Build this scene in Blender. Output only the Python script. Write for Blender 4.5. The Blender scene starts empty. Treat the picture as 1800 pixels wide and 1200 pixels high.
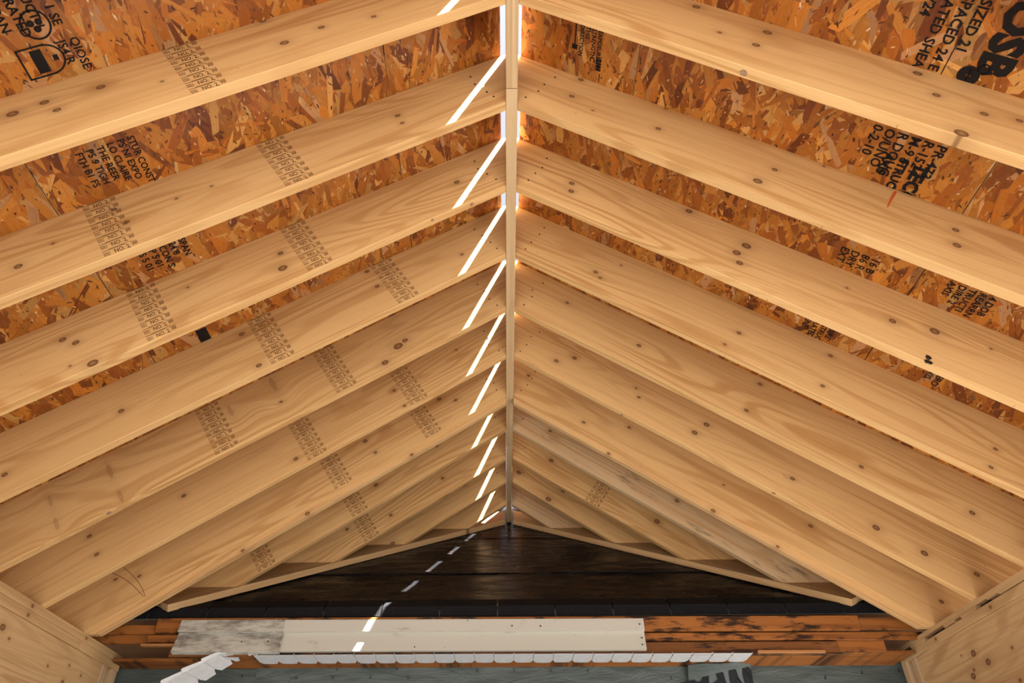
import bpy, bmesh, math, random
import numpy as np
from mathutils import Vector, Matrix
random.seed(7); rng = np.random.default_rng(11)
S = bpy.context.scene
C = S.collection
# ------------------------------------------------------------------ camera
CZ = 1.5                                   # camera height above the slab
F, TH, YAW, ROLL = 1248.17, 0.66253, 0.01377, -0.01255
_fw = Vector((math.sin(YAW)*math.cos(TH), math.cos(YAW)*math.cos(TH), math.sin(TH)))
_rt = Vector((math.cos(YAW), -math.sin(YAW), 0)); _up = _rt.cross(_fw)
RT = _rt*math.cos(ROLL) + _up*math.sin(ROLL); UP = -_rt*math.sin(ROLL) + _up*math.cos(ROLL)
cam = bpy.data.cameras.new('camera'); cam.sensor_width = 36; cam.lens = 36*F/1800; cam.clip_start = .02
co = bpy.data.objects.new('camera', cam); C.objects.link(co)
co.matrix_world = Matrix(((RT.x, UP.x, -_fw.x, 0), (RT.y, UP.y, -_fw.y, 0), (RT.z, UP.z, -_fw.z, CZ), (0, 0, 0, 1)))
S.camera = co
# ------------------------------------------------------------------ sky, sun, exposure
w = bpy.data.worlds.new('sky'); S.world = w; w.use_nodes = True
wn = w.node_tree.nodes; wl = w.node_tree.links
sk = wn.new('ShaderNodeTexSky'); sk.sky_type = 'NISHITA'; sk.sun_disc = False
sk.dust_density = 5.0; sk.sun_elevation = math.radians(63); sk.sun_rotation = math.radians(123)
hs = wn.new('ShaderNodeHueSaturation'); hs.inputs['Saturation'].default_value = .32
wl.new(sk.outputs[0], hs.inputs['Color']); wl.new(hs.outputs[0], wn['Background'].inputs[0])
wn['Background'].inputs[1].default_value = .52
sun = bpy.data.lights.new('sun_offscreen', 'SUN'); sun.energy = 135.0; sun.angle = math.radians(.53); sun.color = (1, .98, .96)
so = bpy.data.objects.new('sun_offscreen', sun); C.objects.link(so); so.location = (3, -2, 9)
so.rotation_euler = Vector((-.425, .28, -1)).to_track_quat('-Z', 'Y').to_euler()
S.view_settings.view_transform = 'Standard'; S.view_settings.look = 'None'
S.view_settings.gamma = 1; S.view_settings.use_curve_mapping = False
S.view_settings.exposure = -0.75

# ------------------------------------------------------------------ pixel helpers (photo 1800x1200)
def ray(x, y): return _fw + RT*((x-900)/F) + UP*((600-y)/F)
def onY(x, y, Y): d = ray(x, y); t = Y/d.y; return Vector((d.x*t, Y, d.z*t + CZ))
def onX(x, y, X): d = ray(x, y); t = X/d.x; return Vector((X, d.y*t, d.z*t + CZ))
def onZ(x, y, Z): d = ray(x, y); t = (Z-CZ)/d.z; return Vector((d.x*t, d.y*t, Z))
def onPlane(x, y, p0, n):
    d = ray(x, y); o = Vector((0, 0, CZ)); t = (p0-o).dot(n)/d.dot(n); return o + d*t

# ------------------------------------------------------------------ node helpers
class NT:
    def __init__(s, name):
        s.m = bpy.data.materials.new(name); s.m.use_nodes = True
        s.t = s.m.node_tree; s.n = s.t.nodes; s.l = s.t.links; s.b = s.n['Principled BSDF']
    def put(s, sock, v):
        if isinstance(v, bpy.types.NodeSocket): s.l.new(v, sock)
        elif v is not None: sock.default_value = v
    def math(s, op, a, b=None, clamp=False):
        n = s.n.new('ShaderNodeMath'); n.operation = op; n.use_clamp = clamp
        s.put(n.inputs[0], a); s.put(n.inputs[1], b); return n.outputs[0]
    def obj(s):
        n = s.n.new('ShaderNodeTexCoord'); return n.outputs['Object']
    def sep(s, v):
        n = s.n.new('ShaderNodeSeparateXYZ'); s.l.new(v, n.inputs[0]); return n.outputs
    def comb(s, x, y, z):
        n = s.n.new('ShaderNodeCombineXYZ'); s.put(n.inputs[0], x); s.put(n.inputs[1], y); s.put(n.inputs[2], z); return n.outputs[0]
    def mapp(s, v, scale=(1, 1, 1), loc=(0, 0, 0)):
        n = s.n.new('ShaderNodeMapping'); s.l.new(v, n.inputs[0]); n.inputs['Scale'].default_value = scale
        n.inputs['Location'].default_value = loc; return n.outputs[0]
    def noise(s, v, scale=1, detail=3, rough=.5, dist=0):
        n = s.n.new('ShaderNodeTexNoise'); s.l.new(v, n.inputs['Vector'])
        n.inputs['Scale'].default_value = scale; n.inputs['Detail'].default_value = detail
        n.inputs['Roughness'].default_value = rough; n.inputs['Distortion'].default_value = dist
        return n.outputs[0]
    def ramp(s, f, stops):
        n = s.n.new('ShaderNodeValToRGB'); s.l.new(f, n.inputs[0]); e = n.color_ramp.elements
        while len(e) < len(stops): e.new(.5)
        for i, (p, c) in enumerate(stops):
            e[i].position = p; e[i].color = (*c, 1) if len(c) == 3 else c
        return n.outputs[0]
    def rng(s, f, a, b, c=0, d=1, smooth=True):
        n = s.n.new('ShaderNodeMapRange'); n.interpolation_type = 'SMOOTHSTEP' if smooth else 'LINEAR'
        s.l.new(f, n.inputs[0]); n.inputs[1].default_value = a; n.inputs[2].default_value = b
        n.inputs[3].default_value = c; n.inputs[4].default_value = d; return n.outputs[0]
    def mix(s, f, a, b, blend='MIX'):
        n = s.n.new('ShaderNodeMix'); n.data_type = 'RGBA'; n.blend_type = blend
        s.put(n.inputs[0], f)
        for k, v in ((6, a), (7, b)):
            if isinstance(v, (tuple, list)): v = (*v[:3], 1)
            s.put(n.inputs[k], v)
        return n.outputs[2]
    def bump(s, h, strength=.2, dist=.002):
        n = s.n.new('ShaderNodeBump'); n.inputs['Strength'].default_value = strength
        n.inputs['Distance'].default_value = dist; s.l.new(h, n.inputs['Height']); s.l.new(n.outputs[0], s.b.inputs['Normal'])
    def done(s, col=None, rough=.6, spec=.3, metal=0):
        if col is not None:
            if isinstance(col, tuple): col = (*col[:3], 1)
            s.put(s.b.inputs['Base Color'], col)
        s.put(s.b.inputs['Roughness'], rough); s.put(s.b.inputs['Specular IOR Level'], spec); s.put(s.b.inputs['Metallic'], metal)
        return s.m

# a knot: bends the grain round itself and darkens its core
def make_knot_group():
    g = bpy.data.node_groups.new('knot', 'ShaderNodeTree')
    for nm in ('U', 'V', 'Vw', 'M', 'CU', 'CV', 'R', 'E', 'S'): g.interface.new_socket(nm, in_out='INPUT', socket_type='NodeSocketFloat')
    for nm in ('Vw', 'M'): g.interface.new_socket(nm, in_out='OUTPUT', socket_type='NodeSocketFloat')
    gi = g.nodes.new('NodeGroupInput'); go = g.nodes.new('NodeGroupOutput')
    I = {s.name: s for s in gi.outputs if s.name}
    def m(op, a, b=None):
        n = g.nodes.new('ShaderNodeMath'); n.operation = op
        for k, v in ((0, a), (1, b)):
            if isinstance(v, bpy.types.NodeSocket): g.links.new(v, n.inputs[k])
            elif v is not None: n.inputs[k].default_value = v
        return n.outputs[0]
    du = m('MULTIPLY', m('SUBTRACT', I['U'], I['CU']), I['E']); dv = m('SUBTRACT', I['V'], I['CV'])
    d = m('DIVIDE', m('SQRT', m('ADD', m('MULTIPLY', du, du), m('MULTIPLY', dv, dv))), I['R'])
    du2 = m('MULTIPLY', du, .38)
    e = m('DIVIDE', m('SQRT', m('ADD', m('MULTIPLY', du2, du2), m('MULTIPLY', dv, dv))), I['R'])
    ex = m('EXPONENT', m('MULTIPLY', m('MULTIPLY', e, e), -.12))
    vw = m('SUBTRACT', I['Vw'], m('MULTIPLY', m('MULTIPLY', dv, ex), .8))
    # mask: 1 in the core, .45 at the pale halo
    core = m('MULTIPLY', m('MINIMUM', m('MAXIMUM', m('MULTIPLY', m('SUBTRACT', 1.05, d), 5.), 0), 1), m('MINIMUM', m('ADD', .62, m('MULTIPLY', d, .48)), 1))
    halo = m('MULTIPLY', m('EXPONENT', m('MULTIPLY', m('MULTIPLY', d, d), -.22)), .30)
    g.links.new(vw, go.inputs['Vw']); g.links.new(m('MAXIMUM', I['M'], m('MULTIPLY', m('MAXIMUM', core, halo), I['S'])), go.inputs['M'])
    return g
KNOT = make_knot_group()

def wood(name, light, dark, knots=(), seed=0., rings=9, contrast=.5, kcol=(.085, .034, .012), stain=None, rough=.62, plane='z', smear=0.):
    """Sawn softwood; local x is the grain direction, local z (or y) runs across the board."""
    T = NT(name); P = T.obj(); x, y, z = T.sep(P)
    V = z if plane == 'z' else y; W = y if plane == 'z' else z
    vw, M = V, None
    for (u, v, r, *ex_) in knots:
        n = T.n.new('ShaderNodeGroup'); n.node_tree = KNOT
        T.l.new(x, n.inputs['U']); T.l.new(V, n.inputs['V']); T.l.new(vw, n.inputs['Vw'])
        if M is not None: T.l.new(M, n.inputs['M'])
        n.inputs['CU'].default_value = u; n.inputs['CV'].default_value = v; n.inputs['R'].default_value = r
        n.inputs['E'].default_value = ex_[0] if ex_ else .75; n.inputs['S'].default_value = ex_[1] if ex_ else 1.
        vw, M = n.outputs['Vw'], n.outputs['M']
    g = T.comb(T.math('MULTIPLY', x, .55), T.math('MULTIPLY', vw, 5.2), T.math('ADD', T.math('MULTIPLY', W, 6.), seed))
    f1 = T.noise(g, 1, 1.6, .45, .25)
    ln = T.math('SINE', T.math('MULTIPLY', f1, rings*6.283))
    ln = T.rng(ln, -.2, 1)
    fade = T.rng(T.noise(T.comb(T.math('MULTIPLY', x, .8), T.math('MULTIPLY', V, 6), seed+4.3), 1, 2), .32, .68, .12, 1)
    ln = T.math('MULTIPLY', ln, fade)
    l2 = T.noise(T.comb(T.math('MULTIPLY', x, .35), T.math('MULTIPLY', vw, 62), T.math('ADD', T.math('MULTIPLY', W, 40), seed+1.9)), 1, 2, .55)
    fib = T.noise(T.comb(T.math('MULTIPLY', x, 5), T.math('MULTIPLY', vw, 210), T.math('ADD', T.math('MULTIPLY', W, 210), seed)), 1, 2, .6)
    big = T.noise(T.comb(T.math('MULTIPLY', x, 1.1), T.math('MULTIPLY', vw, 3.2), seed+9.1), 1, 2)
    col = T.mix(T.rng(big, .35, .72), light, tuple(l*.80+d*.20 for l, d in zip(light, dark)))
    col = T.mix(T.math('MULTIPLY', ln, contrast), col, dark)
    col = T.mix(T.math('MULTIPLY', T.rng(l2, .50, .70), T.rng(fade, .1, 1, .18, .50)), col, dark)
    col = T.mix(T.rng(fib, .45, .8, 0, .26), col, dark)
    if stain:                                           # old water marks, dark and blotchy
        sm = T.noise(T.comb(T.math('MULTIPLY', x, stain[1]), T.math('MULTIPLY', V, stain[2]), seed+2.7), 1, 5, .65)
        col = T.mix(T.rng(sm, stain[3], stain[4], 0, stain[5]), col, stain[0])
    if M is not None:
        kn = T.noise(T.mapp(P, (60, 60, 60)), 1, 2)
        kc = T.mix(kn, kcol, tuple(c*2.6 for c in kcol))
        col = T.mix(M, col, kc)
    sp = T.noise(T.mapp(P, (55, 9, 75), (seed, 0, 0)), 1, 1)   # pin specks
    col = T.mix(T.rng(sp, .775, .80, 0, .55), col, kcol)
    T.bump(T.math('ADD', fib, T.math('MULTIPLY', ln, .5)), .12, .0012)
    return T.done(col, rough, .22)

# ------------------------------------------------------------------ mesh helpers
def link(name, me, mat=None, parent=None, M=None):
    o = bpy.data.objects.new(name, me); C.objects.link(o)
    if mat is not None and me is not None and len(me.materials) == 0:
        for k in (mat if isinstance(mat, (list, tuple)) else [mat]): me.materials.append(k)
    if parent is not None: o.parent = parent
    if M is not None:
        if parent is not None: o.matrix_parent_inverse = parent.matrix_world.inverted() if False else Matrix()
        o.matrix_world = M if parent is None else M
        if parent is not None: o.matrix_basis = PW[parent.name].inverted() @ M
        PW[o.name] = M
    else:
        PW[o.name] = PW[parent.name] if parent is not None else Matrix()
    return o
PW = {}
def tag(o, label, cat=None, group=None, kind=None):
    o['label'] = label
    if cat: o['category'] = cat
    if group: o['group'] = group
    if kind or cat: o['kind'] = kind or 'thing'
    return o
def empty(name, loc):
    return link(name, None, M=Matrix.Translation(loc))
def mesh(name, V, Fc):
    me = bpy.data.meshes.new(name); me.from_pydata([tuple(v) for v in V], [], Fc); me.update(); return me
def fix(me, bev=0.):
    bm = bmesh.new(); bm.from_mesh(me)
    bmesh.ops.recalc_face_normals(bm, faces=bm.faces)
    if bev: bmesh.ops.bevel(bm, geom=bm.edges[:], offset=bev, segments=1, affect='EDGES', clamp_overlap=True)
    bm.to_mesh(me); bm.free(); return me
def prism(name, near, far, bev=0.):
    """near, far: matching rings of 3D points"""
    n = len(near); V = list(near)+list(far)
    Fc = [tuple(range(n))[::-1], tuple(range(n, 2*n))] + [(i, (i+1) % n, n+(i+1) % n, n+i) for i in range(n)]
    return fix(mesh(name, V, Fc), bev)
def boxm(name, x0, x1, y0, y1, z0, z1, bev=.0015):
    r = [(x0, y0, z0), (x1, y0, z0), (x1, y0, z1), (x0, y0, z1)]
    return prism(name, r, [(a, y1, c) for a, _, c in r], bev)
def frame(o, ex, ey, ez):
    return Matrix(((ex[0], ey[0], ez[0], o[0]), (ex[1], ey[1], ez[1], o[1]), (ex[2], ey[2], ez[2], o[2]), (0, 0, 0, 1)))
def xbox(name, mat, x0, x1, y0, y1, z0, z1, parent=None, bev=.0015):
    """box along world x, grain along x, placed at its corner (z measured from the camera height)"""
    return link(name, boxm(name, 0, x1-x0, 0, y1-y0, 0, z1-z0, bev), mat, parent, Matrix.Translation((x0, y0, z0+CZ)))
def ybox(name, mat, x0, x1, y0, y1, z0, z1, parent=None, bev=.0015, base=CZ):
    """box along world y with the grain (local x) along y; local y = -world x"""
    M = frame((x1, y0, z0+base), (0, 1, 0), (-1, 0, 0), (0, 0, 1))
    return link(name, boxm(name, 0, y1-y0, 0, x1-x0, 0, z1-z0, bev), mat, parent, M)
def zbox(name, mat, x0, x1, y0, y1, z0, z1, parent=None, bev=.0015):
    """upright stud, absolute z; local x = world z"""
    M = frame((x0, y0, z0), (0, 0, 1), (1, 0, 0), (0, 1, 0))
    return link(name, boxm(name, 0, z1-z0, 0, x1-x0, 0, y1-y0, bev), mat, parent, M)
def text_mesh(body, size, spacing=1., bold=0.):
    cu = bpy.data.curves.new('lettering', 'FONT'); cu.body = body; cu.size = size; cu.align_x = 'LEFT'
    cu.space_character = spacing; cu.resolution_u = 2; cu.offset = bold
    o = bpy.data.objects.new('lettering_source', cu); C.objects.link(o)
    bpy.context.view_layer.update()
    me = bpy.data.meshes.new_from_object(o.evaluated_get(bpy.context.evaluated_depsgraph_get()))
    bpy.data.objects.remove(o); bpy.data.curves.remove(cu); me.materials.clear()
    V = [tuple(v.co) for v in me.vertices]; Fc = [tuple(p.vertices) for p in me.polygons]
    bpy.data.meshes.remove(me)
    return V, Fc
def merge(parts):
    V, Fc = [], []
    for v, f in parts:
        n = len(V); V += list(v); Fc += [tuple(i+n for i in q) for q in f]
    return V, Fc
def shift(p, dx, dy): return [(a+dx, b+dy, c) for a, b, c in p[0]], p[1]
def rect(x0, y0, x1, y1): return [(x0, y0, 0), (x1, y0, 0), (x1, y1, 0), (x0, y1, 0)], [(0, 1, 2, 3)]

# ------------------------------------------------------------------ roof frame: dimensions
XR, HR, TA = .0324, 2.423, .6667           # ridge centre x, rafter-bottom apex above camera, 8/12 slope
CA = 1/math.sqrt(1+TA*TA); SA = TA*CA
DEP, TK = .2858, .0381                     # 2x12
DV = DEP/CA
PX0 = 2.0855                               # inner edge of the wall plates from the ridge centre
YS = [1.171, 1.589, 1.997, 2.406, 2.803, 3.211, 3.609, 4.014, 4.412, 4.770, 5.151]
YB = [.768, .362, -.044, -.450, -.857, -1.263]          # rafters behind and above the camera
Y0 = -1.45
def zroof(Y): return 1.83 + .725*(Y-4.7)   # old roof surface above camera height
def slope(side, Y=0.):
    """local frame of a slope: x down the slope, z square to it, origin at the rafter-bottom apex"""
    o = (XR, Y, HR+CZ)
    return frame(o, (side*CA, 0, -SA), (0, side, 0), (side*SA, 0, CA))
def loc2(X, Z): return X*CA - Z*SA, X*SA + Z*CA

# ------------------------------------------------------------------ floor and ground
T = NT('concrete_slab'); P = T.obj(); a = T.noise(T.mapp(P, (1, 1, 1)), 3, 6, .6)
M_CONC = T.done(T.ramp(a, [(.3, (.165, .161, .157)), (.7, (.21, .205, .20))]), .85, .2)
T = NT('pale_gravel'); P = T.obj(); a = T.noise(T.mapp(P, (1, 1, 1)), 9, 6, .7)
M_GRAV = T.done(T.ramp(a, [(.3, (.115, .111, .107)), (.7, (.155, .150, .145))]), .95, .1)
o = link('floor', boxm('floor', -2.35, 2.42, -1.7, 4.12, -.1, 0, .004), M_CONC); tag(o, 'concrete slab under the new roof', kind='structure')
o = link('ground', boxm('ground', -30, 30, -30, 30, -.4, -.1, 0), M_GRAV); tag(o, 'gravel yard around the addition', kind='structure')

# ------------------------------------------------------------------ roof sheathing (ceiling)
T = NT('strand_board'); P = T.obj()
v1 = T.n.new('ShaderNodeTexVoronoi'); T.l.new(T.mapp(P, (38, 11, 20)), v1.inputs['Vector']); v1.inputs['Scale'].default_value = 1
sx = T.sep(v1.outputs['Color'])
n1 = T.noise(T.mapp(P, (160, 30, 60)), 1, 4, .65)
col = T.ramp(sx[0], [(0, (.16, .055, .015)), (.35, (.40, .17, .045)), (.7, (.52, .25, .07)), (1, (.60, .36, .16))])
col = T.mix(T.rng(n1, .5, .75, 0, .7), col, (.10, .035, .01))
M_OSB = T.done(col, .6, .25)
T = NT('wood_strand')
at = T.n.new('ShaderNodeAttribute'); at.attribute_name = 'tone'
uv = T.n.new('ShaderNodeUVMap')
fb = T.noise(T.mapp(uv.outputs[0], (9, 420, 1)), 1, 3, .6)
bl = T.noise(T.mapp(uv.outputs[0], (30, 60, 1)), 1, 3, .6)
col = T.mix(T.rng(fb, .42, .75, 0, .38), at.outputs['Color'], (.12, .04, .01))
col = T.mix(T.rng(bl, .52, .8, 0, .30), col, (.62, .34, .13))
sp = T.noise(T.mapp(T.obj(), (150, 60, 60)), 1, 2, .6)
col = T.mix(T.rng(sp, .66, .72, 0, .75), col, (.05, .016, .006))
rgh = T.rng(bl, .3, .7, .38, .6)
T.bump(fb, .2, .0006)
M_STRAND = T.done(col, rgh, .35)
TONES = np.array([(.42, .145, .018), (.48, .185, .028), (.30, .085, .010), (.40, .125, .014), (.54, .27, .075), (.15, .036, .007), (.24, .066, .010), (.46, .23, .10)])
TONES = TONES*np.array([.98, .95, .85])
TW = np.array([.22, .18, .17, .16, .09, .06, .07, .05])
TONE_CHIP = np.array([(.62, .36, .15), (.54, .26, .07), (.05, .016, .006), (.14, .04, .01), (.68, .46, .26)])
def strands(area_poly, side, ylo, yhi):
    """flat wood strands pressed into the underside of one panel; local x down-slope, y = side*worldY"""
    (d0, d1), yend = area_poly
    A = (d1-d0)*(yhi-ylo)
    V, Fc, col, uvs = [], [], [], []
    for (den, L0, L1, W0, W1, zz, chips) in ((430, .09, .24, .024, .062, -.0003, 0), (300, .05, .19, .012, .045, -.0010, 0), (760, .006, .026, .0015, .006, -.0016, 1)):
        n = int(A*den)
        cx = rng.uniform(d0, d1, n); cy = rng.uniform(ylo, yhi, n)
        an = rng.normal(0, .40, n) + np.where(rng.random(n) < .14, rng.uniform(-1.4, 1.4, n), 0)
        L = rng.uniform(L0, L1, n); W = rng.uniform(W0, W1, n)
        tc = TONE_CHIP[rng.choice(5, n, p=[.16, .16, .34, .28, .06])] if chips else TONES[rng.choice(8, n, p=TW)]
        tc = np.clip(tc*rng.normal(1, .15, (n, 1)), .004, .9)
        ring8 = ((-.5, -.42), (-.16, -.5), (.2, -.5), (.46, -.44), (.5, .38), (.15, .5), (-.2, .5), (-.47, .44))
        for i in range(n):
            ux, uy = math.sin(an[i]), math.cos(an[i])
            sh = rng.uniform(-.9, .9)*W[i]; jt = rng.uniform(-1, 1, 24)
            q = []; u4 = []; s0 = jt[23]*20
            for m_, (a, b) in enumerate(ring8 if not chips else ring8[::2]):
                la = L[i]*a*(1+.12*jt[m_])+sh*b; lb = W[i]*b*(1+.14*jt[m_+8])
                px = cx[i]+ux*la-uy*lb; py = cy[i]+uy*la+ux*lb
                px = min(max(px, d0+.001), d1-.001); py = min(max(py, ylo), yhi)
                q.append((px, side*py, zz-.0003-.0003*jt[m_+15 if m_ < 8 else 0])); u4.append((s0+la, s0+lb))
            k = len(V); V += q; idx = list(range(k, k+len(q)))
            if side < 0: idx.reverse(); u4.reverse()
            Fc.append(tuple(idx)); uvs += u4
            col += [tc[i]]*len(q)
    me = mesh('strand_layer', V, Fc)
    at = me.attributes.new('tone', 'FLOAT_COLOR', 'POINT')
    cc = np.ones((len(V), 4), np.float32); cc[:, :3] = np.array(col)
    at.data.foreach_set('color', cc.ravel())
    ul = me.uv_layers.new(name='UVMap'); ul.data.foreach_set('uv', np.array(uvs, np.float32).ravel())
    return me
ROOFS = {}
GAP = {-1: .044, 1: .042}
for side, nm in ((-1, 'left'), (1, 'right')):
    M0 = slope(side)
    root = link('ceiling_'+nm, None, M=M0)
    tag(root, 'orange strand board roof sheathing above the sun-striped rafters' if side < 0 else 'orange strand board roof sheathing above the unstriped rafters', kind='structure')
    zt = DEP+.0004
    d_top = GAP[side]/CA + 0.0
    dtop = (GAP[side] - DV*0)/CA
    # distance along slope measured at the sheathing underside: X = d*CA  + offset from local z
    def dX(X): return (X - zt*SA)/CA         # local x for a given horizontal offset X at the sheathing underside
    s1, s2 = dX(.472), dX(1.492)
    rows = [(dX(GAP[side]), s1-.0015), (s1+.0015, s2-.0015), (s2+.0015, dX(2.59))]
    joints = [[-.05, 2.40], [1.19, 3.63], [.0, 2.82]]
    ROOFS[side] = dict(M=M0, zt=zt, dX=dX, panels=[])
    for r, (da, db) in enumerate(rows):
        def yend(d):
            X = d*CA + zt*SA; z = HR - d*SA + zt*CA
            return 4.7 + (z-1.83)/.725 - .012
        cuts = [Y0] + [j+TK/2 for j in joints[r]] + [None]
        for a, b in zip(cuts[:-1], cuts[1:]):
            if b is None: ya, yb0, yb1 = a+.0015, yend(da), yend(db)
            else: ya, yb0, yb1 = a+.0015, b-.0015, b-.0015
            if yb1 < ya: yb1 = ya+.01
            ring = [(da, side*ya, 0), (da, side*yb0, 0), (db, side*yb1, 0), (db, side*ya, 0)]
            me = prism('osb_panel', [(x, y, 0) for x, y, z in ring], [(x, y, .0111) for x, y, z in ring])
            p = link('osb_panel', me, M_OSB, root, M0 @ Matrix.Translation((0, 0, zt)))
            ylo, yhi = max(ya, .55), min(min(yb0, yb1), 3.58)
            if yhi > ylo+.05:
                sm = link('strand_layer', strands(((da, db), None), side, ylo, yhi), M_STRAND, p); sm['kind'] = 'stuff'
            ROOFS[side]['panels'].append((p, da, db, ya, min(yb0, yb1)))

    ya, yb0, yb1 = Y0, yend(dX(GAP[side])), yend(dX(2.59))
    ring = [(dX(GAP[side]), side*Y0), (dX(GAP[side]), side*yb0), (dX(2.59), side*yb1), (dX(2.59), side*Y0)]
    me = prism('roofing_paper', [(x, y, zt+.0114) for x, y in ring], [(x, y, zt+.014) for x, y in ring])
    link('roofing_paper', me, NT('roofing_paper').done((.03, .03, .03), .8, .2), root, M0)

# ------------------------------------------------------------------ ridge board
M_RIDGE = wood('ridge_lumber', (.60, .42, .23), (.36, .20, .08), seed=31.3, contrast=.35)
ZB, ZTOP = 2.405, 2.731
for (ya, yb, hw, mt, lab) in ((Y0, 1.528, .0222, M_RIDGE, 'pale ridge board, the length from the open gable to the butt joint'),
        (1.5315, 4.24, .0222, M_RIDGE, 'pale middle ridge board between the butt joint and the thinner end'),
        (4.242, None, .0195, M_RIDGE, 'thinner ridge board end resting on the black roof')):
    zb = ZB if yb else ZB+.004
    e0 = yb if yb else 4.7+(zb-1.83)/.725-.006; e1 = yb if yb else 4.7+(ZTOP-1.83)/.725-.006
    pts = [(0, 0), (e0-ya, 0), (e1-ya, ZTOP-zb), (0, ZTOP-zb)]
    me = prism('ridge_board', [(x, -hw, z) for x, z in pts], [(x, hw, z) for x, z in pts], .001)
    o = link('ridge_board', me, mt, None, frame((XR, ya, zb+CZ), (0, 1, 0), (-1, 0, 0), (0, 0, 1)))
    tag(o, lab, 'ridge board', 'ridge board lengths')

# ------------------------------------------------------------------ rafters
KN = {-1: {1: [(78,180,8),(100,193,7),(22,200,10),(177,153,8),(500,75,8),(565,48,6),(285,143,3),(657,29,5),(462,37,6)],
  2: [(200,368,5),(223,390,5),(310,349,3),(372,327,2),(699,203,5),(707,216,4),(32,468,7),(93,428,2)],
  3: [(803,320,5),(493,445,5),(497,471,8),(110,597,6),(133,602,6),(163,638,9),(123,643,2),(330,505,2)],
  4: [(425,587,5),(455,642,5),(213,722,5),(8,834,5),(645,477,4),(663,503,4),(812,447,3)],
  5: [(700,608,8),(677,637,6),(494,706,3),(712,598,5),(480,675,20,4.,.42),(193,828,20,4.,.42),(212,872,16,3.5,.42),(99,920,16,3.5,.42),(88,880,14,3.5,.36),(405,722,15,3.5,.36)],
  6: [(802,615,2),(693,686,3),(711,713,3),(323,871,4),(157,942,4),(170,974,4),(520,806,4)],
  7: [(772,701,4),(801,703,3),(642,775,4),(245,1012,3),(203,1018,3),(660,795,3)],
  8: [(768,783,3),(661,852,4)], 9: [(687,905,3),(778,840,3),(610,930,3)], 10: [(818,852,2),(690,955,4)], 11: []},
 1: {1: [(1224,12,7),(1265,57,4),(1349,57,8),(1329,79,7),(1613,129,8),(1646,167,7),(1730,200,7),(1792,212,6),(1690,234,12)],
  2: [(1005,169,5),(1157,226,5),(1362,298,5),(1332,318,8),(1448,292,2),(1680,404,6),(1682,431,7),(1042,194,2),(1021,140,5),(1171,190,4)],
  3: [(1005,322,5),(1004,336,5),(1211,371,6),(1312,432,8),(1295,444,7),(1300,462,6),(1489,506,2),(1569,564,6),(1643,582,8),(1742,613,2)],
  4: [(1047,478,4),(1055,488,3),(1092,466,2),(1299,585,4),(1274,605,3),(1460,625,4),(1446,678,4),(1750,789,4),(1742,821,4)],
  5: [(997,532,3),(1123,607,4),(1336,675,4),(1312,721,4),(1514,820,4),(1709,901,5)],
  6: [(978,634,4),(1010,629,4),(1118,682,2),(1123,698,3),(1221,760,5),(1242,746,5),(1393,841,4),(1540,927,6),(1625,972,6),(1717,1009,5)],
  7: [(929,660,3),(1026,742,3),(1106,751,3),(1425,924,4),(1655,1057,4),(1272,852,2)],
  8: [(967,757,3),(1190,880,4)], 9: [(969,809,4),(1155,916,5)], 10: [(990,862,4),(912,830,4),(964,877,5)], 11: []}}
STAMPS = {-1: {1: [(340,118)], 2: [(500,283),(194,402)], 3: [(538,432),(266,550)], 4: [(692,492),(476,595)], 5: [(590,652),(380,752)],
               6: [(718,678),(540,770)], 7: [(745,738),(590,828)], 8: [(622,882),(460,978)], 9: [(642,925)]}, 1: {9: [(1030,900)]}}
T = NT('grade_ink'); M_INK = T.done((.15, .068, .024), .8, .1)
T = NT('black_stamp_ink'); M_BLACK = T.done((.012, .009, .008), .75, .15)
T = NT('steel_nail'); M_NAIL = T.done((.06, .045, .035), .5, .4, .6)
# grade stamp: a column of identical roller marks across the board
units = []
nu = 8; uh = DEP/nu
no2 = text_mesh('NO. 2', uh*.74, 1., .0005)
for k in range(nu):
    y = k*uh+.003
    units += [shift(no2, -.026, y+.0035), rect(-.075, y+.026, .03, y+.0285), rect(-.045, y+.0295, .055, y+.0312)]
    units += [rect(-.072, y+.004, -.069, y+.021), rect(-.072, y+.004, -.046, y+.0062), rect(-.048, y+.006, -.046, y+.021), rect(-.066, y+.009, -.051, y+.0115), rect(-.066, y+.015, -.052, y+.018)]
    for j in range(4): units += [rect(.058+.006*j, y+.006+.003*(j % 2), .0615+.006*j, y+.022), ]
    units += [rect(.050, y+.024, .082, y+.0262), rect(.040, y+.001, .047, y+.004)]
sv, sf = merge(units)
ME_STAMP = {}
for side in (-1, 1):   # mirrored so that the words read correctly on the near face of either slope
    V = [(side*a*.68, 0, b) for a, b, c in sv]
    ME_STAMP[side] = mesh('grade_stamp', V, sf)
ME_NAIL = bpy.data.meshes.new('nail')
bm = bmesh.new(); bmesh.ops.create_cone(bm, cap_ends=True, segments=8, radius1=.0042, radius2=.0038, depth=.003)
bmesh.ops.rotate(bm, verts=bm.verts, cent=(0, 0, 0), matrix=Matrix.Rotation(math.pi/2, 3, 'X')); bm.to_mesh(ME_NAIL); bm.free()
ME_NAIL.materials.append(M_NAIL)
ORD = ['', 'first', 'second', 'third', 'fourth', 'fifth', 'sixth', 'seventh', 'eighth', 'ninth', 'tenth', 'eleventh', 'twelfth', 'thirteenth']
SIDE = {-1: 'sun-striped slope', 1: 'unstriped slope'}
tones = {}
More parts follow.
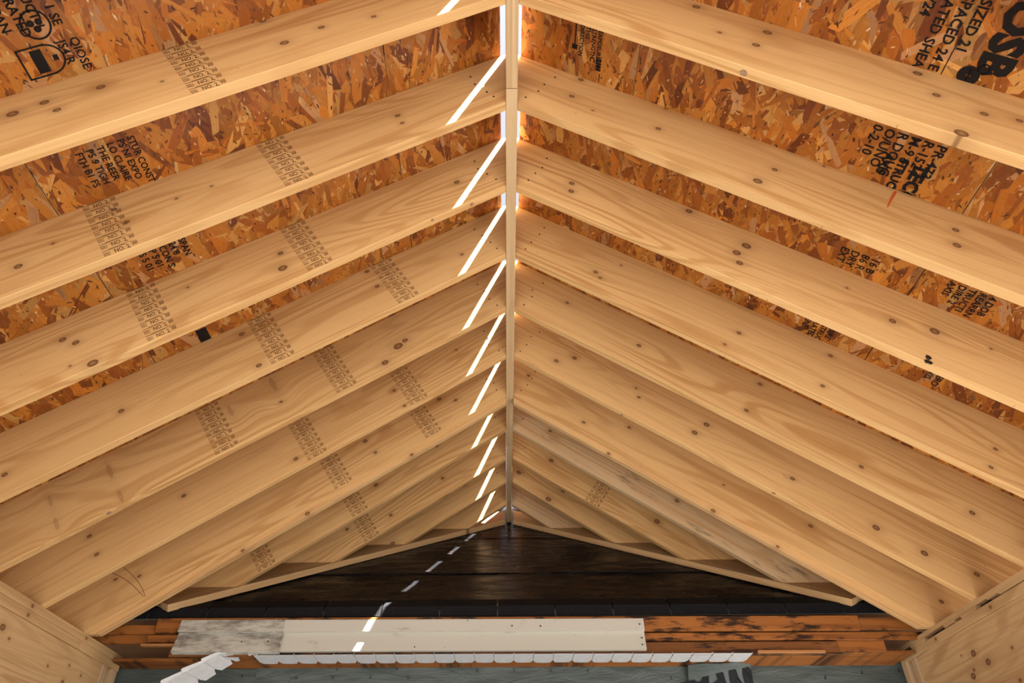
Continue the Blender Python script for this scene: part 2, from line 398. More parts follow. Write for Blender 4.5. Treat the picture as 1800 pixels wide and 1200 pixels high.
def rafter_poly(Y, drop=0., end=None, valley=False):
    """ring in slope-local (x,z)"""
    b = -drop
    top = DV
    if not valley:
        zs = -TA*PX0
        XT = PX0+.46
        X = [(.0227, -TA*.0227+b), (PX0+(b/TA if drop else 0), zs), (PX0+.1405, zs), (PX0+.1405, -TA*(PX0+.1405)), (XT, -TA*XT), (XT, top-TA*XT), (.0227, top-TA*.0227)]
        if end is not None: X = [(.0227, -TA*.0227+b), (end, -TA*end+b), (end, top-TA*end), (.0227, top-TA*.0227)]
    else:
        zc = zroof(Y)+.0485-HR
        xb = -zc/TA; xt = (top-zc)/TA
        X = [(.0227, -TA*.0227), (xb, zc), (xt, zc), (.0227, top-TA*.0227)]
        if xb < .03:
            zc = min(zc, top-.1); X = [(.0227, zc), (xt, zc), (.0227, top-TA*.0227)]
    return [loc2(*q) for q in X]
def make_rafter(side, Y, idx, mat, lab, group, drop=0., name='rafter', bare=False):
    val = idx is not None and idx >= 8
    M0 = slope(side, Y)
    n = rafter_poly(Y, drop, valley=val); f = rafter_poly(Y+TK, drop, valley=val)
    if len(n) != len(f): f = n
    me = prism(name, [(x, 0, z) for x, z in n], [(x, side*TK, z) for x, z in f], .0018)
    o = link(name, me, mat, None, M0); tag(o, lab, 'rafter', group)
    if bare: return o
    inv = M0.inverted()
    for (px, py) in STAMPS[side].get(idx, ()):
        q = inv @ onY(px, py, Y)
        st = link('grade_stamp', ME_STAMP[side], M_INK, o, M0 @ Matrix.Translation((q.x, -side*.0006, 0)))
        st['label'] = 'column of repeated NO. 2 grade marks'
    for k in range(4 if idx < 9 else 2):
        q = (.048+rng.uniform(-.012, .02), -side*.0006, .05+.058*k+rng.uniform(-.012, .012))
        if val and k == 0: continue
        link('nail', ME_NAIL, None, o, M0 @ Matrix.Translation(q))
    return o
NAMES = {}
for side in (-1, 1):
    for i, Y in enumerate(YS, 1):
        M0 = slope(side, Y); inv = M0.inverted(); kn = []
        for (px, py, r, *ex_) in KN[side][i]:
            p = onY(px, py, Y); q = inv @ p
            dep = (p-Vector((0, 0, CZ))).dot(_fw)
            kn.append((q.x, q.z, max(.0045, .85*r*dep/F), *ex_))
        sh = [1, .97, 1.03, .98, .96, 1.0, 1.02, .99, 1.01, .97, 1.0][i-1]
        l = tuple(c*sh for c in (.69, .42, .175)); d = tuple(c*sh for c in (.43, .195, .052))
        st = None
        if (side, i) in ((1, 8), (1, 11)): st = ((.07, .05, .035), 3, 12, .55, .72, .8); l = (.62, .42, .23)
        elif (side, i) == (1, 6): st = ((.30, .17, .07), 5, 14, .66, .78, .6)
        elif (side, i) in ((-1, 5), (-1, 7)): st = ((.24, .13, .05), 5, 9, .66, .80, .6)
        mat = wood(f'spruce_{"a" if side<0 else "b"}{i}', l, d, kn, seed=i*3.71+side*17.3, rings=(11 if i % 3 else 17), contrast=.58, stain=st)
        if i < 7: lab = f'pale {"stamped " if side<0 else "knotty "}rafter on the {SIDE[side]}, {ORD[7-i]} from the doubled rafter toward open gable'; g = 'full length rafters'
        elif i == 7: lab = f'doubled rafter board facing the open gable on the {SIDE[side]}'; g = 'full length rafters'
        else: lab = f'short rafter on the {SIDE[side]}, {ORD[i-7]} past the doubled rafter over black roof'; g = 'short rafters over the old roof'
        make_rafter(side, Y, i, mat, lab, g)
    mat = wood('spruce_plain_'+('a' if side < 0 else 'b'), (.69, .42, .175), (.43, .195, .052), seed=5.5+side, contrast=.4)
    for k, Y in enumerate(YB):
        make_rafter(side, Y, None, mat, f'pale rafter on the {SIDE[side]}, {ORD[7+k]} from the doubled rafter toward open gable', 'full length rafters', bare=True)
    mat = wood('sister_lumber_'+('a' if side < 0 else 'b'), (.64, .40, .18), (.40, .20, .07), [(.7, -.02, .009), (1.35, -.018, .011), (1.72, -.02, .008)], seed=51+side*3, contrast=.4)
    make_rafter(side, YS[6]+TK+.0005, None, mat, f'deeper sister board nailed behind the doubled rafter on the {SIDE[side]}', 'sister boards', drop=.036, name='sister_rafter', bare=True)

# ------------------------------------------------------------------ printing on the strand board
def print_on_osb(side, px, py, parts, label=None):
    """parts: 2D lettering in metres; text runs along the ridge direction, read from below"""
    R = ROOFS[side]; n = (R['M'].to_3x3() @ Vector((0, 0, 1)))
    p0 = R['M'] @ Vector((0, 0, R['zt']))
    q = R['M'].inverted() @ onPlane(px, py, p0, n)
    V, Fc = merge(parts)
    # seen from below the lines run away from the open gable, letter tops to the right
    Vl = [(q.x + b*sgn_b[side], q.y + side*a, R['zt']-.0027) for a, b, c in V]
    pan = None
    for (p, da, db, ya, yb) in R['panels']:
        if da <= q.x <= db and ya <= q.y*side <= yb: pan = p
    if pan is None: pan = R['panels'][0][0]
    o = link('stamp_print', mesh('stamp_print', Vl, Fc), M_BLACK, pan, R['M'])
    if label: o['label'] = label
sgn_b = {-1: -1, 1: 1}
def lines(rows, size, gap, bold=0., sp=1.):
    out = []
    for k, r in enumerate(rows):
        if isinstance(r, tuple): t, sz, bo = r
        else: t, sz, bo = r, size, bold
        out.append(shift(text_mesh(t, sz, sp, bo), 0, -k*gap))
    return out
def ringshape(cx, cy, r0, r1, n=22, sx=1.):
    V = []; Fc = []
    for k in range(n):
        a = 2*math.pi*k/n
        V += [(cx+r0*math.cos(a)*sx, cy+r0*math.sin(a), 0), (cx+r1*math.cos(a)*sx, cy+r1*math.sin(a), 0)]
        j = (k+1) % n; Fc.append((2*k, 2*k+1, 2*j+1, 2*j))
    return V, Fc
print_on_osb(1, 1650, 253, lines(['PR-473', 'R-1524', 'M-9 4', 'R DOUG', 'O/UNO', '0-2-10'], .044, .040, .001), 'black printed grade text')
print_on_osb(1, 1612, 285, lines([('TECO', .062, .003), ('STRUC', .04, .002), ('AXIS', .04, .002)], .06, .05), 'bold black printed words')
print_on_osb(1, 1022, 42, [rect(.0, -.022, .095, -.017), rect(.085, -.031, .105, -.008)] + lines(['DIRECTION', 'THIS', 'STRENGTH', 'EXPOSURE'], .024, -.026, .0006), 'black arrow and printed lines')
print_on_osb(1, 1038, 98, lines(['C', ('2101', .026, .003)], .03, -.03, .001), 'black printed characters')
print_on_osb(1, 1788, -6, lines([('OSB', .118, .006)], .1, .1), 'bold black OSB print')
print_on_osb(1, 1728, -4, lines(['SIZED 21', 'SPACED 24 E', 'RATED SHEAT', 'O/24'], .040, .044, .001), 'black printed rating lines')
print_on_osb(1, 1702, 132, [ringshape(.0, 0, .006, .030), ringshape(-.03, .03, .011, .016), rect(-.02, -.004, .02, .004)], 'round black printed emblem')
print_on_osb(1, 1690, 60, [rect(0, 0, .17, .003)], 'thin black printed rule')
print_on_osb(1, 1535, 452, lines(['16 B', '86 R', 'DRY', 'EXT'], .042, .038, .0006), 'black printed characters')
print_on_osb(1, 1742, 520, lines(['4 DOB', 'REARRN', 'TRUCTI', 'DIRE 2', 'AXIS'], .034, .034, .0008), 'black printed grade lines')
print_on_osb(1, 1460, 574, lines(['DIRE', 'STRUC', 'RATED', 'ENE'], .034, .034, .0008), 'black printed grade lines')
print_on_osb(1, 1655, 650, lines(['NERO', 'AXIS'], .036, .036, .0008), 'black printed characters')
print_on_osb(-1, 62, 43, [ringshape(.0, .0, .033, .038, sx=1.1)] + [ringshape(.012*math.cos(k*2.1), .012*math.sin(k*2.1), 0.001, .010, 7) for k in range(3)], 'round black printed leaf emblem')
print_on_osb(-1, 32, -8, lines(['UCT 1', 'RATED', 'SPAN'], .034, .04, .0008), 'black printed lines')
dsh = [rect(-.045, -.055, .045, -.050), rect(-.045, -.055, -.040, .02), rect(.040, -.055, .045, .02), rect(-.034, -.024, .034, .006), rect(-.008, .026, .008, .040)]
a = ringshape(.0, .012, .040, .045, 24, .98); dsh.append((a[0], a[1][0:12]))
print_on_osb(-1, 76, 106, dsh, 'black printed D-shaped emblem')
print_on_osb(-1, 120, 66, lines(['QIOSE E', 'JS4 R'], .034, .034, .0006), 'black printed characters')
print_on_osb(-1, 76, 8, lines(['1 SE', ], .034, .034, .0006), 'black printed characters')
print_on_osb(-1, 222, 240, lines(['STUR CONST', 'PS NI EXPO', 'LO CLAIRE', 'THE REER', 'P5 9 TIGH', 'FTH B1 FS'], .031, .032, .0006), 'black printed grade text')
print_on_osb(-1, 312, 420, lines(['SPAN', '24 8', 'CON S', 'P 5 01', 'S 5 01'], .036, .036, .0008), 'black printed grade text')
print_on_osb(-1, 358, 578, [rect(-.01, -.035, .10, .010)], 'solid black printed block')

# ------------------------------------------------------------------ old roof: black underlayment over the old slope
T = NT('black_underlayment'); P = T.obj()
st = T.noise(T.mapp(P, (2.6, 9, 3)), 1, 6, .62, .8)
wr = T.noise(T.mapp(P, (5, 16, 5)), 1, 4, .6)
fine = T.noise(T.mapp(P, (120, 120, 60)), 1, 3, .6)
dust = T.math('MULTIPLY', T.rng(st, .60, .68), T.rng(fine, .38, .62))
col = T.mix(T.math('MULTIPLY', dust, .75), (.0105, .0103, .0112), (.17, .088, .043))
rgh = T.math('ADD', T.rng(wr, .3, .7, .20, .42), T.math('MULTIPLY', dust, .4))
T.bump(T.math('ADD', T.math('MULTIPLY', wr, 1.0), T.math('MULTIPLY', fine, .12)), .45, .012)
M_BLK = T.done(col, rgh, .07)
ax = math.atan(.725)
YE = 3.845
MR = frame((0, YE, zroof(YE)+CZ), (1, 0, 0), (0, math.cos(ax), math.sin(ax)), (0, -math.sin(ax), math.cos(ax)))
nx, ny = 90, 60; LX, LY = 4.2, 4.9
V = []; Fc = []
for j in range(ny+1):
    for i in range(nx+1):
        x = -LX+2*LX*i/nx; y = LY*(j/ny)**1.6
        h = .0018*math.sin(x*7+y*21)+.0015*math.sin(x*3.3-y*33+1)+.0012*math.sin(y*58+x*2)
        V.append((x, y, h-.003))
for j in range(ny):
    for i in range(nx):
        a = j*(nx+1)+i; Fc.append((a, a+1, a+nx+2, a+nx+1))
me = mesh('roof_underlayment', V, Fc)
for p in me.polygons: p.use_smooth = True
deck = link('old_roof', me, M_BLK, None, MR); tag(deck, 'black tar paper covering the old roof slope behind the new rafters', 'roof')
M_OLDW = wood('old_sheathing', (.20, .10, .045), (.10, .045, .02), seed=3.3)
link('roof_deck', boxm('roof_deck', -LX, LX, .0, LY, -.03, -.008, 0), M_OLDW, deck, MR)
# seams of the overlapping sheets
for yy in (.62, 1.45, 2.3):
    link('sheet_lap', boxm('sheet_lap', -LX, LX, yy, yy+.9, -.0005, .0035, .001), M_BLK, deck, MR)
# shingle tabs along the eave
T = NT('black_shingle'); P = T.obj(); a = T.noise(T.mapp(P, (200, 200, 200)), 1, 2)
M_SHIN = T.done(T.ramp(a, [(.3, (.008, .008, .009)), (.75, (.022, .022, .024))]), .85, .08)
T = NT('grey_drip_edge'); M_DRIP = T.done((.16, .165, .16), .5, .4)
for k in range(-9, 9):
    x0 = -.045+.305*k
    pr = [(3.93, zroof(3.93)+.007), (YE-.012, zroof(YE)+.004), (YE-.030, 1.158), (YE-.025, 1.156), (YE-.006, zroof(YE)-.002), (3.93, zroof(3.93)+.003)]
    me = prism('shingle_tab', [(0, y-3.84, z-1.2) for y, z in pr], [(.298, y-3.84, z-1.2) for y, z in pr])
    link('shingle_tab', me, M_SHIN, deck, Matrix.Translation((x0+.007, 3.84, 1.2+CZ)))
xbox('drip_edge', M_DRIP, -2.8, 2.7, YE-.006, YE+.004, 1.160, 1.192, deck, .001)
# valley plates lying flat on the old roof, carrying the short rafters
M_VAL = wood('valley_plate_lumber', (.62, .40, .19), (.36, .19, .075), [(.5, .05, .012), (1.1, .12, .01)], seed=12.1, contrast=.4, plane='y')
for side in (-1, 1):
    def vp(z): return Vector((XR+side*(HR-z)/TA, 4.7+(z-1.83)/.725, z+CZ))
    A = vp(2.405); B = vp(1.20)
    ex = (B-A).normalized(); nz = MR.to_3x3() @ Vector((0, 0, 1)); ey = nz.cross(ex).normalized()
    inw = -1 if (ey.y < 0) else 1                        # toward the room
    M0 = frame(A+nz*.006, ex, ey, nz); L = (B-A).length
    lo, hi = (-.205, .045) if inw < 0 else (-.045, .205)
    if inw > 0: lo, hi = -.205, .045
    ring = [(0.02, -.045*inw), (L, -.045*inw), (L, .205*inw), (.02+.16, .205*inw)] if False else None
    up, dn = (.200, -.055)                               # width uphill, width showing on the room side
    s_ = 1 if ey.y > 0 else -1
    def t0(v): return (.03-side*(A.x-XR)-side*ey.x*v)/(side*ex.x)
    ring = [(t0(s_*dn), s_*dn), (L, s_*dn), (L, s_*up), (t0(s_*up), s_*up)]
    me = prism('valley_plate', [(x, y, 0) for x, y in ring], [(x, y, .0381) for x, y in ring], .0015)
    o = link('valley_plate', me, M_VAL, None, M0)
    tag(o, f'flat valley board on the black roof under the {SIDE[side]} short rafters', 'valley board', 'valley boards')

# ------------------------------------------------------------------ old eave: boards, trim, soffit
def ez(x): return -.0040*x
STN = ((.018, .010, .006), 5, 30, .52, .66, .92)
M_EV1 = wood('old_eave_amber', (.32, .112, .023), (.13, .038, .009), [(.30, .03, .008), (2.83, .052, .011), (3.27, .04, .008)], seed=21, contrast=.5, stain=((.014, .007, .004), 5, 20, .50, .62, .95))
M_EV2 = wood('old_eave_brown', (.20, .072, .018), (.07, .025, .008), [(3.0, .02, .01)], seed=23, contrast=.55, stain=STN)
M_EV4 = wood('broken_eave_tan', (.40, .18, .06), (.22, .08, .025), seed=26, contrast=.5)
def eave(name, mat, x0, x1, y0, y1, z0, z1, lab, cat='board', tilt=True, bev=.002):
    e = ez((x0+x1)/2)
    o = xbox(name, mat, x0, x1, y0, y1, z0+e, z1+e, None, bev)
    o.rotation_euler.y = math.atan(.0040); return tag(o, lab, cat)
eave('shingle_mould', M_EV1, -1.79, 1.83, 3.774, 3.802, 1.0745, 1.146, 'amber old wood mould board behind the white trim top')
eave('mould_end', M_EV1, 1.835, 2.30, 3.786, 3.806, 1.072, 1.132, 'short amber mould end board beside the unstriped header')
eave('mould_offcut', M_EV1, -2.30, -1.795, 3.786, 3.806, 1.066, 1.110, 'short amber mould offcut beside the striped header')
eave('fascia_board', M_EV1, -1.83, 2.16, 3.803, 3.822, 1.0345, 1.072, 'old orange fascia board split along its lower edge')
eave('split_fascia', M_EV2, -1.70, 1.70, 3.805, 3.824, .966, 1.0265, 'dark stained lower fascia board below the long split')
eave('splinter_strip', M_EV4, -1.84, -1.56, 3.770, 3.802, 1.003, 1.014, 'broken splintered wood strip by the dirty white trim end', 'strip')
eave('eave_block', M_EV1, 1.705, 1.95, 3.822, 3.845, .975, 1.030, 'small old wood eave block past the split fascia end', 'block')
eave('fascia_backer', M_EV1, -2.35, -1.70, 3.824, 3.845, 1.03, 1.075, 'old amber backing board past the broken trim end')
eave('soffit_board', M_EV1, -1.62, 2.10, 3.847, 4.095, .978, .992, 'old orange soffit board seen between vinyl and wrap')
eave('soffit_stub', M_EV1, -2.045, -1.63, 3.95, 4.095, .972, .990, 'old amber soffit stub above the wall wrap')
eave('soffit_nailer', M_EV4, 1.275, 1.62, 3.786, 3.835, .960, .9745, 'pale amber nailer strip past the vinyl soffit end', 'strip')
eave('ledge_strip', M_EV2, .72, 1.71, 3.80, 3.822, .9565, .9655, 'thin brown ledge strip under the split fascia', 'strip')

T = NT('white_trim_metal'); P = T.obj(); px = T.sep(P)
a = T.noise(T.mapp(P, (5, 20, 14)), 1, 6, .7); b = T.noise(T.mapp(P, (60, 60, 60)), 1, 2)
dirt = T.math('MAXIMUM', T.rng(a, .60, .76, 0, .45), T.rng(b, .74, .78, 0, .7))
M_TRIM = T.done(T.mix(dirt, (.50, .475, .40), (.08, .068, .048)), .42, .45)
T = NT('dirty_trim_metal'); P = T.obj()
a = T.noise(T.mapp(P, (6, 30, 22)), 1, 6, .72)
M_TRIMD = T.done(T.mix(T.rng(a, .40, .68, 0, .8), (.46, .43, .36), (.08, .066, .047)), .6, .35)
T = NT('caulk'); M_CAULK = T.done((.66, .62, .56), .7, .3)
T = NT('white_vinyl'); P = T.obj(); a = T.noise(T.mapp(P, (30, 30, 30)), 1, 3)
wv = T.n.new('ShaderNodeTexWave'); wv.wave_type = 'BANDS'; T.l.new(T.mapp(P, (1, 1, 1)), wv.inputs[0]); wv.inputs['Scale'].default_value = 55; wv.inputs['Distortion'].default_value = 0
wv2 = T.n.new('ShaderNodeTexWave'); wv2.wave_type = 'BANDS'; wv2.bands_direction = 'Y'; T.l.new(P, wv2.inputs[0]); wv2.inputs['Scale'].default_value = 55
hole = T.rng(T.math('MULTIPLY', wv.outputs[1], wv2.outputs[1]), .62, .8, 0, .28)
M_VINYL = T.done(T.mix(hole, T.ramp(a, [(.3, (.54, .535, .53)), (.7, (.62, .615, .61))]), (.16, .15, .15)), .45, .4)
# white metal fascia trim, a folded sheet
pro = [(3.775, 1.1315), (3.757, 1.127), (3.752, 1.068), (3.776, 1.0675), (3.758, .974), (3.790, .9755)]
def sheet(x0, x1, pro, t, name, slant=0.):
    outer = pro; inner = [(y+t, z+t*.4) for y, z in pro][::-1]
    ring = outer+inner
    def sl(z): return slant*(1.13-z)
    return prism(name, [(sl(z), y-3.75, z-1.1) for y, z in ring], [(x1-x0+sl(z)*.1, y-3.75, z-1.1) for y, z in ring])
ft = empty('fascia_trim', (-1.65, 3.75, 1.1+CZ+ez(-.5))); ft.rotation_euler.y = math.atan(.0040)
tag(ft, 'white folded metal fascia trim along the old eave', 'trim')
def fpart(name, me, mat, x0, par=None):
    o = link(name, me, mat, par or ft); o.location = (x0+1.65-(par.location.x if par else 0), 0, 0); return o
tsh = fpart('trim_sheet', sheet(-1.62, .71, pro, .0015, 'trim_sheet'), M_TRIM, -1.62)
po2 = [(y-.004, z) for y, z in pro[:-1]]+[(3.786, .967)]
d_ = fpart('trim_end_sheet', sheet(-1.655, -1.13, po2, .0015, 'trim_end_sheet', -.10), M_TRIMD, -1.655); d_['label'] = 'dirty overlapping trim end sheet'
# beads of caulk round the lapped sheet
def bead(pts, r, name='caulk_bead'):
    V = []; Fc = []
    for k, (x, y, z) in enumerate(pts):
        rr = r*rng.uniform(.5, 1.5)
        for j in range(6):
            a = j*math.pi/3; V.append((x+rr*math.cos(a)*.5, y-abs(rr*math.sin(a))*.8, z+rr*math.cos(a)))
        if k:
            for j in range(6):
                a = (k-1)*6+j; b = (k-1)*6+(j+1) % 6; Fc.append((a, b, b+6, a+6))
    return mesh(name, V, Fc)
fpart('caulk_bead', bead([(x, 3.750-3.75, 1.0655-1.1+rng.normal(0, .001)) for x in np.linspace(0, .42, 26)], .0022), M_CAULK, -1.56, d_)
V_ = [(rng.normal(0, .002), 3.772-.016*abs(t)-3.75-.005, 1.055-.08*t-1.1) for t in np.linspace(0, 1, 12)]
fpart('caulk_bead', bead(V_, .004), M_CAULK, -1.128, d_)
fpart('caulk_bead', bead([(0, 3.770-3.75-.010*t-.006, 1.045-.055*t-1.1) for t in np.linspace(0, 1, 8)], .003), M_CAULK, -1.62, d_)
fpart('caulk_bead', bead([(x, -.005+.03, -.132+rng.normal(0, .003)) for x in np.linspace(0, .055, 8)], .006), M_CAULK, -1.29, d_)
for (px_, py_) in ((950,1097),(1128,1117),(1129,1129),(1124,1093),(729,1135),(900,1097),(425,1127),(471,1126)):
    p = onY(px_, py_, 3.748 if py_ < 1108 else 3.762)
    par_ = d_ if px_ < 490 else tsh
    m = link('nail', ME_NAIL, None, par_); m.location = Vector(p)-Vector((-1.65, 3.75, 1.1+CZ+ez(-.5)))-par_.location

# vinyl soffit strips
def strip_mesh(w, L, name='soffit_strip'):
    c = .014
    out = [(0.003, 0), (w-.003, 0), (w-.003, L-.030), (w-c, L), (w*.5, L+.004), (c, L), (.003, L-.030)]
    V = [(x, y, 0) for x, y in out] + [(x, y, .0015) for x, y in out]
    n = len(out); Fc = [tuple(range(n))[::-1], tuple(range(n, 2*n))]+[(i, (i+1) % n, n+(i+1) % n, n+i) for i in range(n)]
    # turned-up V grooves along both long edges
    for (xa, xb) in ((.003, -.0035), (w-.003, w+.0035)):
        k = len(V); V += [(xa, 0, 0), (xa, L-.030, 0), (xb, L-.034, .009), (xb, 0, .009)]; Fc.append((k, k+1, k+2, k+3))
    me = mesh(name, V, Fc); return me
ME_STRIP = strip_mesh(.1, .150); ME_STRIP.materials.append(M_VINYL)
sf_ = empty('vinyl_soffit', (0, 3.775, .9555+CZ)); sf_.rotation_euler.y = math.atan(.0040)
tag(sf_, 'white ribbed vinyl soffit under the white fascia trim', 'soffit')
x = -1.265
while x < 1.22:
    s = link('soffit_strip', ME_STRIP, None, sf_); s.location = (x, 0, rng.uniform(-.001, .001)); s.rotation_euler.x = -.02
    x += .1005
# torn-down run of soffit sagging at the dirty trim end
hang = empty('sagging_soffit', onY(383, 1150, 3.77)); tag(hang, 'torn white vinyl soffit length sagging below the dirty trim end', 'soffit')
outer = [(406, 1147), (383, 1149), (357, 1164), (322, 1182), (286, 1203), (250, 1226)]
inner = [(424, 1160), (414, 1163), (385, 1181), (357, 1199), (322, 1222), (286, 1246)]
hm = PW[hang.name].inverted()
for k in range(len(outer)-1):
    a0 = onY(*outer[k], 3.772-.006*k); a1 = onY(*outer[k+1], 3.772-.006*(k+1)); b0 = onY(*inner[k], 3.885); b1 = onY(*inner[k+1], 3.885)
    def lp(u, v): return a0.lerp(a1, u).lerp(b0.lerp(b1, u), v)
    nrm = (a1-a0).cross(b0-a0).normalized(); nrm = nrm if nrm.z > 0 else -nrm
    out = [(.07, 0), (.93, 0), (.93, .8), (.82, 1), (.18, 1), (.07, .8)]
    Vv = [lp(u, v) for u, v in out]; Vv += [q+nrm*.0015 for q in Vv]; n = 6
    Fc = [tuple(range(n)), tuple(range(n, 2*n))[::-1]]+[(i, (i+1) % n, n+(i+1) % n, n+i) for i in range(n)]
    k0 = len(Vv); Vv += [lp(.93, 0), lp(.93, .8), lp(1, .78)+nrm*.009, lp(1, 0)+nrm*.009, lp(.07, 0), lp(.07, .8), lp(0, .78)+nrm*.009, lp(0, 0)+nrm*.009]
    Fc += [(k0, k0+1, k0+2, k0+3), (k0+4, k0+5, k0+6, k0+7)]
    k1 = len(Vv)                                        # upstanding lip on the outer edge
    Vv += [lp(0, 0), lp(1, 0), lp(1, -.10)+nrm*.012, lp(.9, -.12)+nrm*.014, lp(0, -.04)+nrm*.010]; Fc.append((k1, k1+1, k1+2, k1+3, k1+4))
    me = mesh('soffit_strip', [hm @ q for q in Vv], Fc)
    # local frame so the perforations follow the strip
    st_ = link('soffit_strip', me, M_VINYL, hang)

# ------------------------------------------------------------------ old house wall with grey-green wrap
T = NT('wall_wrap'); P = T.obj()
a = T.noise(T.mapp(P, (3, 3, 9)), 1, 5, .6, 1.2); b = T.noise(T.mapp(P, (9, 9, 30)), 1, 4, .6, .8)
T.bump(T.math('ADD', a, T.math('MULTIPLY', b, .35)), .6, .02)
M_WRAP = T.done((.066, .081, .073), .45, .4)
wall = link('wall_back', boxm('wall_back', -4.1, 4.1, 4.125, 4.26, 0, 1.345+CZ, 0), M_OLDW); tag(wall, 'old house wall covered in grey-green wrap', kind='structure')
def wrap_sheet(x0, x1, ztop, ybase, bulge, seed, zbot=-1.5):
    r = np.random.default_rng(seed); ph = r.uniform(0, 6, 6)
    nx = max(8, int((x1-x0)/.03)); zs = np.concatenate([np.linspace(ztop, ztop-.35, 16), np.linspace(ztop-.5, zbot, 6)])
    V = []; Fc = []
    for j, z in enumerate(zs):
        for i in range(nx+1):
            x = x0+(x1-x0)*i/nx
            t = max(0, 1-(ztop-z)/.16)
            d = .004*math.sin(x*9+z*31+ph[0])+.003*math.sin(x*23-z*40+ph[1])+.003*math.sin(z*70+x*5+ph[2])
            e = .004*math.sin(x*14+ph[3])+.002*math.sin(x*37+ph[4]) if j == 0 else 0
            u = i/nx
            V.append((x-x0, -bulge*t*t*(.5+.5*math.sin(math.pi*u))-abs(d)-.002, z+e+ez(x)))
    for j in range(len(zs)-1):
        for i in range(nx):
            a = j*(nx+1)+i; Fc.append((a, a+nx+1, a+nx+2, a+1))
    me = mesh('wall_wrap', V, Fc)
    for p in me.polygons: p.use_smooth = True
    return link('wrap_sheet', me, M_WRAP, wall, Matrix.Translation((x0, ybase, CZ)))
w1 = wrap_sheet(-2.6, -1.335, .976, 4.120, .0, 1)
w2 = wrap_sheet(-1.338, -1.155, .976, 4.117, .004, 2)
w3 = wrap_sheet(-1.16, .985, .977, 4.114, .006, 3)
w4 = wrap_sheet(1.26, 2.6, .988, 4.116, .0, 4)
w5 = wrap_sheet(.975, 1.31, .968, 4.108, .10, 5)
T = NT('black_print'); M_PRINT = T.done((.004, .004, .005), .6, .2)
polys = [[(1197,1200),(1221,1194),(1226,1199),(1233,1197),(1234,1190),(1246,1187),(1247,1204),(1190,1206)],
         [(1258,1184),(1271,1181),(1279,1206),(1246,1206),(1262,1195)],
         [(1281,1178),(1293,1175),(1300,1193),(1310,1206),(1286,1206)],
         [(1304,1173),(1316,1171),(1321,1179),(1323,1190),(1325,1206),(1312,1206)]]
for pl in polys:
    V = []
    for x, y in pl:
        Yq = 4.06
        for _ in range(8):
            q = onY(x, y, Yq); t = max(0, 1-(.968-(q.z-CZ))/.16); u = min(max((q.x-.975)/.335, 0), 1)
            Yq = 4.108-.10*t*t*(.5+.5*math.sin(math.pi*u))-.0125
        V.append(onY(x, y, Yq))
    V = V + [q+Vector((0, .001, 0)) for q in V]; n = len(pl)
    me = mesh('printed_letter', [PW[w5.name].inverted() @ q for q in V], [tuple(range(n)), tuple(range(n, 2*n))[::-1]]+[(i, (i+1) % n, n+(i+1) % n, n+i) for i in range(n)])
    link('printed_letter', me, M_PRINT, w5)
for (px_, py_) in ((520,1190),(585,1190),(651,1190),(717,1190),(839,1178),(904,1178),(968,1178),(1033,1179),(592,1175),(698,1174),(1007,1170),(425,1188),(1180,1191)):
    sh_ = w3 if 507 < px_ < 1175 else (w5 if px_ >= 1175 else w2)
    q = onY(px_, py_, 4.100)
    link('staple', boxm('staple', -.0022, .0022, -.002, .004, -.008, .008, 0), M_NAIL, sh_, Matrix.Translation(q))
for (px_, py_) in ((1451,1190),(1516,1182),(1580,1178)):
    link('staple', boxm('staple', -.0022, .0022, -.002, .004, -.008, .008, 0), M_NAIL, w4, Matrix.Translation(onY(px_, py_, 4.106)))

